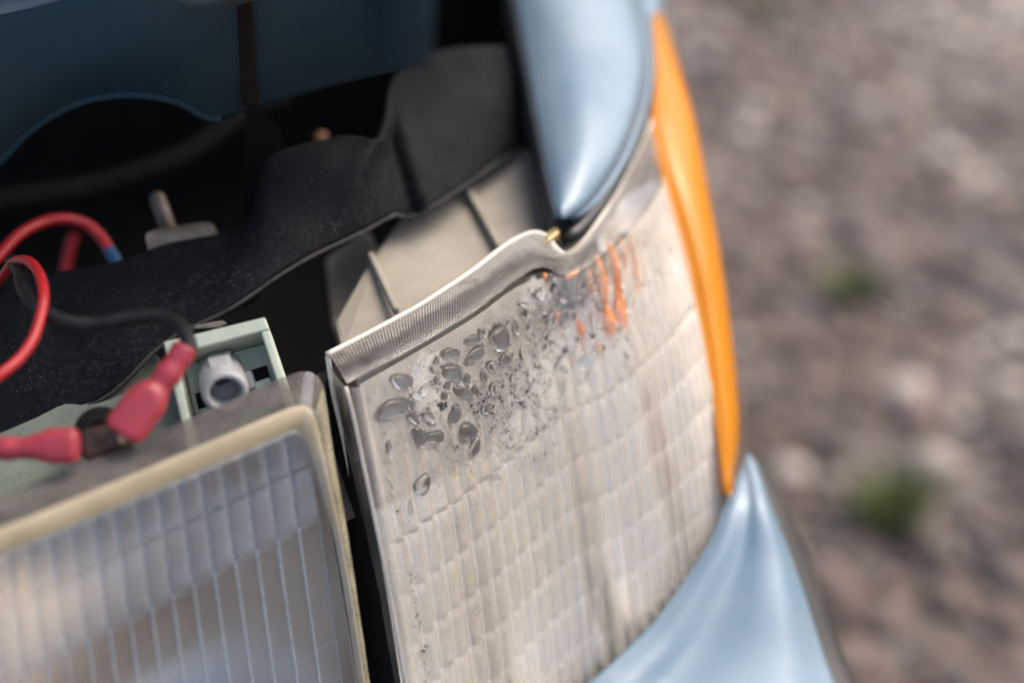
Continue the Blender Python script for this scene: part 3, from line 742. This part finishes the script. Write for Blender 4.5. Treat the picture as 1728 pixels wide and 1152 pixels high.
# ================================================================ BLACK RUBBER FLAP
ft = [(-60, 490, 708), (0, 472, 708), (90, 457, 708), (190, 441, 708), (270, 412, 709), (350, 397, 710), (405, 383, 711), (432, 350, 716), (440, 300, 722), (456, 264, 728), (520, 243, 730), (590, 230, 731), (640, 240, 730), (652, 215, 724), (656, 150, 728), (685, 105, 731), (750, 84, 731), (820, 76, 728), (872, 80, 716)]
fb = [(-60, 755, 690), (0, 726, 692), (90, 682, 696), (165, 648, 699), (215, 615, 702), (260, 577, 704), (310, 550, 705), (370, 523, 706), (420, 494, 707), (470, 458, 708), (530, 425, 708), (590, 396, 708), (645, 368, 708), (683, 346, 708), (718, 347, 707), (760, 325, 705), (815, 286, 703), (860, 256, 700), (900, 228, 697)]
A = catmull([pz(*p) for p in ft], 150); B = catmull([pz(*p) for p in fb], 150)
rows = []
for j in range(37):
    v = j/36; r_ = []
    for i in range(151):
        P = A[i].lerp(B[i], v); x, y, d = proj(P)
        h = 2.2*math.sin(math.pi*v)
        # fold: a valley right of the bump, a soft crease across the left part
        h -= 5.5*math.exp(-((x-672-(y-290)*.35)/22)**2)*sstep(0, .25, v)
        h += 2.5*math.exp(-((x-560)/90)**2 - ((y-290)/50)**2)
        h += 1.2*nz(P, .03) + .5*nz(P, .09) - 2.5*math.exp(-((x-95)/35)**2-((y-540)/60)**2)
        h -= 5*sstep(.75, 1, v)*(1-sstep(150, 330, x))
        r_.append(P + Vector((0, -.35, 1))*h)
    rows.append(r_)
fl = grid('rubber_flap', rows, M['black'], None, toward=CAM+Vector((0, 0, 600)), solid=2.4, off=-1)
tag(fl, 'dusty black rubber flap strip lying across the engine bay edge', 'rubber flap')
tube('cut_edge', [p+Vector((0, -.5, -1.0)) for p in rows[-1][::3]], .75, simple('dusty_cut_rubber', (.05, .047, .043), .8, col2=(.025, .024, .023), scale=150, spec=.2), fl, n=1, seg=8, smoothpts=False)
tear = prism('torn_edge', [pz(378, 527, 703), pz(445, 482, 704), pz(438, 497, 702), pz(415, 512, 701), pz(392, 521, 701)], Vector((0, 1, -2)), M['black'], fl, bevel=.3)

# ================================================================ HEADLIGHT
ZH = 703.0; KH = .42
head = empty('headlight', (-110, 330, 560), 'loosened headlight with ribbed glass and yellowed sealant border', 'headlight')
def hpl(x, y, off=0.0):
    """point on the headlight face under a picture point (face plane leans back and runs rearwards to the outside)"""
    return pp(x, y, HP0 + HN*off, HN)
a_, b_ = pz(0, 905, ZH), pz(503, 690, ZH)
c_ = pp(60, 1250, a_, (0, 1, -KH))
HP0 = a_; HN = (b_-a_).cross(c_-a_).normalized()
if HN.dot(CAM-a_) < 0: HN = -HN
g0 = [(-70, 866), (0, 835), (120, 789), (250, 735), (380, 680), (470, 640), (508, 627), (530, 630), (545, 648), (553, 690), (566, 775), (585, 880), (605, 1010), (626, 1152), (640, 1250)]
g1 = [(-70, 915), (0, 890), (120, 842), (250, 788), (380, 733), (470, 695), (500, 684), (516, 684), (530, 695), (540, 730), (555, 800), (574, 890), (596, 1010), (618, 1152), (632, 1250)]
g2 = [(-70, 967), (0, 937), (120, 889), (250, 834), (380, 778), (460, 743), (492, 728), (504, 728), (514, 740), (523, 765), (541, 820), (560, 890), (582, 1010), (604, 1152), (618, 1250)]
def hband(name, pa, pb, oa, ob, mat, lift, parent, frost=(.9, .9), n_=110, m_=10):
    A = catmull([hpl(x, y, oa) for x, y in pa], n_); B = catmull([hpl(x, y, ob) for x, y in pb], n_)
    rows, fr = [], []
    for i in range(n_+1):
        r_ = []
        for j in range(m_+1):
            v = j/m_; P = A[i].lerp(B[i], v) + HN*(lift*math.sin(math.pi*v)**.7 + .25*nz(A[i].lerp(B[i], v), .12))
            r_.append(P); fr.append(max(0, min(1, lerp(*frost, v)+.35*nz(P, .12)+.1*nz(P, .5))))
        rows.append(r_)
    return grid(name, rows, mat, parent, attr={'frost': fr})
hband('clear_rim', g0, g1, -13, 0, M['hrim'], .5, head, (.95, .85))
hband('side_rim', [(x-1, y) for x, y in g0[8:]], g1[8:], -2.0, .3, frosted('yellowed_clear_plastic', (.62, .55, .36), (.52, .47, .32), trans=.3, micro=900, bump=.1, maxf=.85), .8, head, (.8, .6), n_=60)
hband('sealant_band', g1, g2, -.2, -2.0, M['cream'], 1.0, head)
hband('band_glaze', g1[7:], g2[7:], .8, .6, M['hlens'], 1.2, head, (.12, .12))
tube('glass_edge', [hpl(x, y, -.6) for x, y in g2], .8, bpy.data.materials['dull_grey_clear_rim'], head, n=110, seg=8)
lens_h = None
# glass: columns follow the moulded ribs, rows at the three step lines
def gtop(x): return 937 + (x)*(728-937)/492
def gr1(x): return 1163 + x*(868-1163)/546
def gr2(x): return 1360 + x*(1074-1360)/575
def gmid(x): return lerp(gtop(x), gr1(x), .44)
def gend(x): return gr2(x)+130
# glass back sheet
rows = [[hpl(-80+700*i/20, 0+0) for i in range(2)]]
def hx(x, v0):                                   # picture x of a rib after dropping below its start
    return x
base_cols = [-95+36.0*c for c in range(18)]
back = []
for v in range(13):
    r_ = []
    for i in range(25):
        x0 = -80+596*i/24; y0 = gtop(x0); y = lerp(y0, y0+470, v/12); x = x0 + (y-y0)*.14
        r_.append(hpl(x, y, -4.2))
    back.append(r_)
lens_h = grid('glass', back, M['hlens'], head, attr={'frost': [.03]*(25*13)})
lens_h['label'] = 'ribbed headlight glass'
def hcol(x0, y): return x0 + (y-gtop(x0))*.14
def solve_y(x0, fn):
    y = fn(x0)
    for _ in range(6): y = fn(hcol(x0, y))
    return y
def right_lim(y):
    for (xa, ya), (xb, yb) in zip(g2[7:], g2[8:]):
        if ya <= y <= yb: return lerp(xa, xb, (y-ya)/(yb-ya))
    return 504
for c in range(17):
    xa, xb = base_cols[c], base_cols[c+1]
    if xa > 500: break
    for k, (f0, f1) in enumerate(((gtop, gmid), (gmid, gr1), (gr1, gr2), (gr2, gend))):
        nu, nv = 10, (12 if k < 2 else 20)
        rows, fr = [], []
        for j in range(nv+1):
            v = j/nv; r_ = []
            for i in range(nu+1):
                u = i/nu; x0 = lerp(xa, xb, u)
                y = lerp(solve_y(x0, f0), solve_y(x0, f1), v); x = hcol(x0, y)
                x = min(x, right_lim(y)-1+u*.6)
                prof = max(0, 1-(2*u-1)**2)**.6
                if k < 2: h = -2.4 + 1.3*prof*(1-.8*sstep(.9, 1, v)) + .8*(1-v)*0 - .6*v
                else: h = -3.4 + .75*(1-prof)**2*1.4 + (.7*(1-sstep(0, .03, v)) if k == 2 else .5*(1-sstep(0, .04, v)))
                P = hpl(x, y, h); r_.append(P)
                if k < 2: f = .44 + .16*(1-prof) - .30*math.exp(-((u-.5)/.28)**2-((v-.45)/.33)**2)*(1 if k == 0 else .25) + .15*nz(P, .08)  # upper rows: bluish frost imitates the sky's reflection
                else: f = .05 + .95*max(0, abs(2*u-1)-.86)/.14 + .5*(1-sstep(0, .05, v)) + .05*nz(P, .1)  # bright ridge lines painted in as frost
                fr.append(max(0, min(1, f)))
            rows.append(r_)
        if max(proj(p)[0] for p in rows[0]) - min(proj(p)[0] for p in rows[0]) < 3: continue
        grid('glass_rib', rows, M['hlens'], lens_h, attr={'frost': fr})
# reflector bowl inside
rows = []
for j in range(25):
    r_ = []
    for i in range(33):
        u, v = i/16-1, j/12-1
        x = 235+337*u+50*v; y = 1118-148*u+285*v
        r_.append(hpl(x, y, -7-34*(1-u*u)*(1-v*v)**.8))
    rows.append(r_)
grid('reflector', rows, M['mirror'], head)
# housing top behind the glass, with speckled green plastic
hs = prism('housing', [hp(-80, 830, 690), hp(-80, 760, 692), hp(60, 700, 692), hp(180, 640, 692), hp(262, 590, 690), hp(300, 640, 690), hp(318, 712, 690), hp(200, 770, 690), hp(60, 830, 690), hp(0, 860, 690)], Vector((0, 6, -60)), M['green2'], head, bevel=2)
hs['label'] = 'dusty pale green headlight housing top'

# ================================================================ ADJUSTER BRACKET WITH KNOB
br = empty('adjuster_bracket', (-85, 360, 660), 'pale green plastic box bracket holding the grey adjuster knob', 'bracket')
D0, D1 = 424.0, 446.0
TLo, TRo, BRo, BLo = pd(275, 576, D0), pd(447, 534, D0+4), pd(492, 668, D0-2), pd(312, 740, D0-6)
bx = lambda p, q, r, s_: (p*(1-q)+r*q)
def boxpt(u, v, w_):
    """u across, v down, w into the box (0 front .. 1 back)"""
    f = (TLo.lerp(TRo, u)).lerp(BLo.lerp(BRo, u), v)
    n_ = (TRo-TLo).cross(BLo-TLo).normalized()
    if n_.dot(FW) < 0: n_ = -n_
    return f + n_*(24*w_)
def plate(name, u0, u1, v0, v1, w0, w1, mat, parent, bevel=.7):
    return prism(name, [boxpt(u0, v0, w0), boxpt(u1, v0, w0), boxpt(u1, v1, w0), boxpt(u0, v1, w0)], [boxpt(u0, v0, w1)-boxpt(u0, v0, w0)]*4, mat, parent, bevel)
plate('top_wall', 0, 1, 0, .16, 0, 1.0, M['green'], br)
plate('right_wall', .915, 1.0, .163, 1.3, 0.003, 1.0, M['green'], br)
plate('left_wall', 0.0, .085, .163, 1.3, 0.003, 1.0, M['green'], br)
bw = plate('back_wall', .088, .912, .163, 1.3, .62, .8, M['green'], br)
bw['label'] = 'greyish green back wall with a dark slot'
plate('slot', .14, .36, .50, .78, .55, .617, M['dark'], br, .2)
plate('slot', .62, .86, .44, .70, .55, .617, M['dark'], br, .2)
plate('slot_lip', .15, .36, .70, .80, .40, .55, M['green'], br, .4)
plate('slot_lip', .64, .86, .62, .72, .40, .55, M['green'], br, .4)
k0, k1 = pd(371, 622, D0+16), pd(381, 664, D0-3)
ax = (k1-k0).normalized()
def ringmesh(name, c0, c1, prof, mat, parent, seg=40):
    """lathe: prof is a list of (distance along axis 0..1, radius)"""
    ax_ = (c1-c0).normalized(); a = ax_.orthogonal().normalized(); b = ax_.cross(a); V, Fs = [], []
    for t, r in prof:
        for j in range(seg):
            th = 2*math.pi*j/seg; V.append(c0.lerp(c1, t) + a*(r*math.cos(th)) + b*(r*math.sin(th)))
    for i in range(len(prof)-1):
        for j in range(seg): Fs.append((i*seg+j, i*seg+(j+1) % seg, (i+1)*seg+(j+1) % seg, (i+1)*seg+j))
    return mesh(name, V, Fs, mat, parent)
knob = ringmesh('knob', k0, k1, [(0, .1), (0, 6.0), (.1, 6.9), (.5, 7.1), (.9, 7.0), (.97, 6.7), (1, 6.2), (1.0, 4.9), (.96, 4.5), (.5, 4.3), (.3, 4.2), (.3, .1)], M['knob'], br)
knob['label'] = 'grey round adjuster knob with a pointed tab and dark hole'
ringmesh('screw', k0, k1, [(.32, .1), (.50, .1), (.50, 2.0), (.45, 2.8), (.33, 3.0)], M['steel'], knob, 12)
tv = [pd(347, 606, D0+3), pd(387, 598, D0+3), pd(391, 618, D0-1), pd(375, 634, D0-4.5), pd(352, 622, D0-1)]
prism('pointer_tab', tv, [ax*-6+FW*4]*5, M['knob'], knob, bevel=1.2)
plate('crossbar', .30, .72, .47, .70, .36, .55, M['knob'], br, 1.0)
cl = prism('spring_clip', [pd(322, 556, 436), pd(330, 548, 436), pd(372, 540, 438), pd(381, 546, 438), pd(370, 552, 437)], Vector((0, 3, -2)), M['steel'], br, bevel=.4)

# ================================================================ WIRES AND CONNECTORS
def wire(name, pts, r, mat, parent, n=80): return tube(name, [pd(x, y, d) for x, y, d in pts], r, mat, parent, n=n, seg=16)
bk = empty('black_wire', pd(60, 500, 425), 'black wire looping over the flap into a tilted red sleeve', 'wire')
wire('insulation', [(20, 440, 455), (34, 458, 440), (40, 485, 424), (62, 515, 415), (105, 540, 411), (160, 547, 411), (215, 537, 411), (262, 533, 410), (295, 543, 407), (312, 562, 403), (320, 585, 400), (318, 602, 399)], 2.25, M['wireblack'], bk, 120)
def sleeve(name, pts, r0, r1, neck, parent):
    """crimp sleeve: round barrel, then a wider flat body with a blunt rounded end"""
    def rad(t):
        w_ = sstep(neck-.12, neck+.12, t)
        r = lerp(r0*(1+.07*math.sin(t*26)*sstep(.1, .2, t)), r1, w_)
        e = max(0.0, (t-.9)/.1); r *= math.sqrt(max(.0, 1-e**3))*.999+.001
        st = max(0.0, (.03-t)/.03); r *= 1-.12*st
        return r, lerp(.95, .68, w_), lerp(1.0, .74, w_)
    return tube(name, [pd(x, y, d) for x, y, d in pts], rad, M['vinyl'], parent, n=90, seg=32, flatdir=-FW)
sl1 = sleeve('connector_sleeve', [(314, 585, 399), (308, 595, 398.5), (290, 622, 397), (270, 650, 396), (255, 668, 395), (236, 692, 394), (215, 720, 393), (205, 735, 393)], 3.6, 5.9, .52, bk)
rd = empty('red_sleeved_lead', pd(60, 755, 385), 'red lead with a flat red sleeve entering the headlight from the frame edge', 'wire connector')
sleeve('connector_sleeve', [(-40, 758, 386), (0, 757, 386), (40, 756, 386), (62, 754, 386), (76, 753, 386), (90, 752, 386), (110, 752, 386), (128, 752, 386), (136, 752, 386)], 3.1, 4.9, .62, rd)
wire('insulation', [(-90, 765, 388), (-60, 760, 387), (-20, 757, 386)], 2.4, M['red'], rd, 20)
rw = empty('red_wire', pd(60, 500, 410), 'bright red wire hooking up over the black flap beside the black wire', 'wire')
wire('insulation', [(-30, 655, 394), (0, 632, 396), (32, 606, 400), (56, 572, 404), (69, 532, 409), (74, 495, 414), (66, 462, 422), (48, 441, 434), (24, 442, 448), (4, 466, 462), (-20, 490, 470)], 1.6, M['red'], rw, 110)
rw2 = empty('blurred_red_wire', pd(100, 380, 500), 'blurred red wire arching behind the flap with a blue end', 'wire')
wire('insulation', [(-40, 470, 480), (0, 430, 490), (30, 398, 500), (65, 378, 508), (105, 369, 513), (145, 378, 517), (172, 402, 517), (186, 425, 515)], 2.0, M['red'], rw2, 80)
wire('blue_end', [(184, 421, 515), (192, 434, 514), (198, 450, 512)], 2.2, M['blueins'], rw2, 12)
rw3 = empty('deep_red_wire', pd(120, 420, 540), 'dim red wire hanging deep in the dark behind the red arch', 'wire')
wire('insulation', [(125, 395, 600), (118, 420, 600), (112, 450, 600), (108, 480, 600)], 1.8, M['red'], rw3, 20)
cb = empty('dark_cable', pd(250, 290, 560), 'thick dark cable sagging across the round panel hole', 'cable')
wire('insulation', [(-40, 345, 560), (60, 330, 565), (150, 315, 570), (240, 290, 575), (320, 258, 580), (380, 215, 585), (430, 180, 590), (480, 165, 595)], 4.6, M['dark'], cb, 60)
bs = empty('bulb_socket', pd(175, 745, 400), 'brown bulb socket between the two red sleeves', 'bulb socket')
prism('socket_body', [pd(135, 722, 398), pd(196, 708, 398), pd(212, 745, 395), pd(140, 775, 394)], Vector((0, 8, -10)), M['rust'], bs, bevel=1.5)
ringmesh('socket_collar', pd(170, 728, 412), pd(172, 742, 401), [(0, 7.5), (.8, 7.5), (1, 7), (1, 4), (.7, 3.8)], M['dark'], bs, 28)
ringmesh('rivet', pd(172, 742, 399), pd(175, 747, 395.5), [(0, 2.4), (.7, 2.4), (1, 1.8), (1, 1.2), (.8, .9), (1.0, .05)], M['rust'], bs, 20)
plate2 = prism('terminal', [pd(196, 738, 394.5), pd(206, 728, 394.5), pd(214, 742, 393.5), pd(205, 750, 393.5)], FW*1.2, M['brass'], bs, bevel=.2)

# bolt with its square washer plate
bo = empty('bolt', pd(300, 400, 470), 'grey steel bolt standing in a square plate at the flap edge', 'bolt')
prism('plate', [pd(246, 392, 492), pd(262, 386, 496), pd(335, 376, 498), pd(349, 374, 497), pd(357, 388, 494), pd(358, 420, 492), pd(252, 436, 490), pd(244, 404, 491)], Vector((1, 5, -4)), M['steel'], bo, bevel=.9)
pr = [(0, 3.0)]
for q in range(14): pr += [(.03+q*.058, 2.55), (.059+q*.058, 3.0)]
pr += [(.9, 2.7), (.97, 2.3), (1, .1)]
ringmesh('thread', pd(287, 392, 499), pd(263, 328, 508), pr, M['steel'], bo, 20)
# foam strip in the gap between the lamps
fs = tube('foam_strip', [pd(x, y, d) for x, y, d in ((592, 770, 452), (602, 850, 452), (616, 950, 453), (630, 1050, 454), (643, 1152, 455), (655, 1240, 456))], 2.6, M['foam'], None, n=40, seg=12)
tag(fs, 'thin speckled brown foam strip in the gap between the lamps', 'foam strip')
ob = ringmesh('orange_cap', pd(541, 236, 560), pd(543, 230, 556), [(0, 2.6), (.7, 2.6), (1, 2.0), (1, .1)], simple('rust_orange', (.16, .065, .025), .6), None, 14)
tag(ob, 'tiny rust orange cap peeking out behind the flap bump', 'cap')
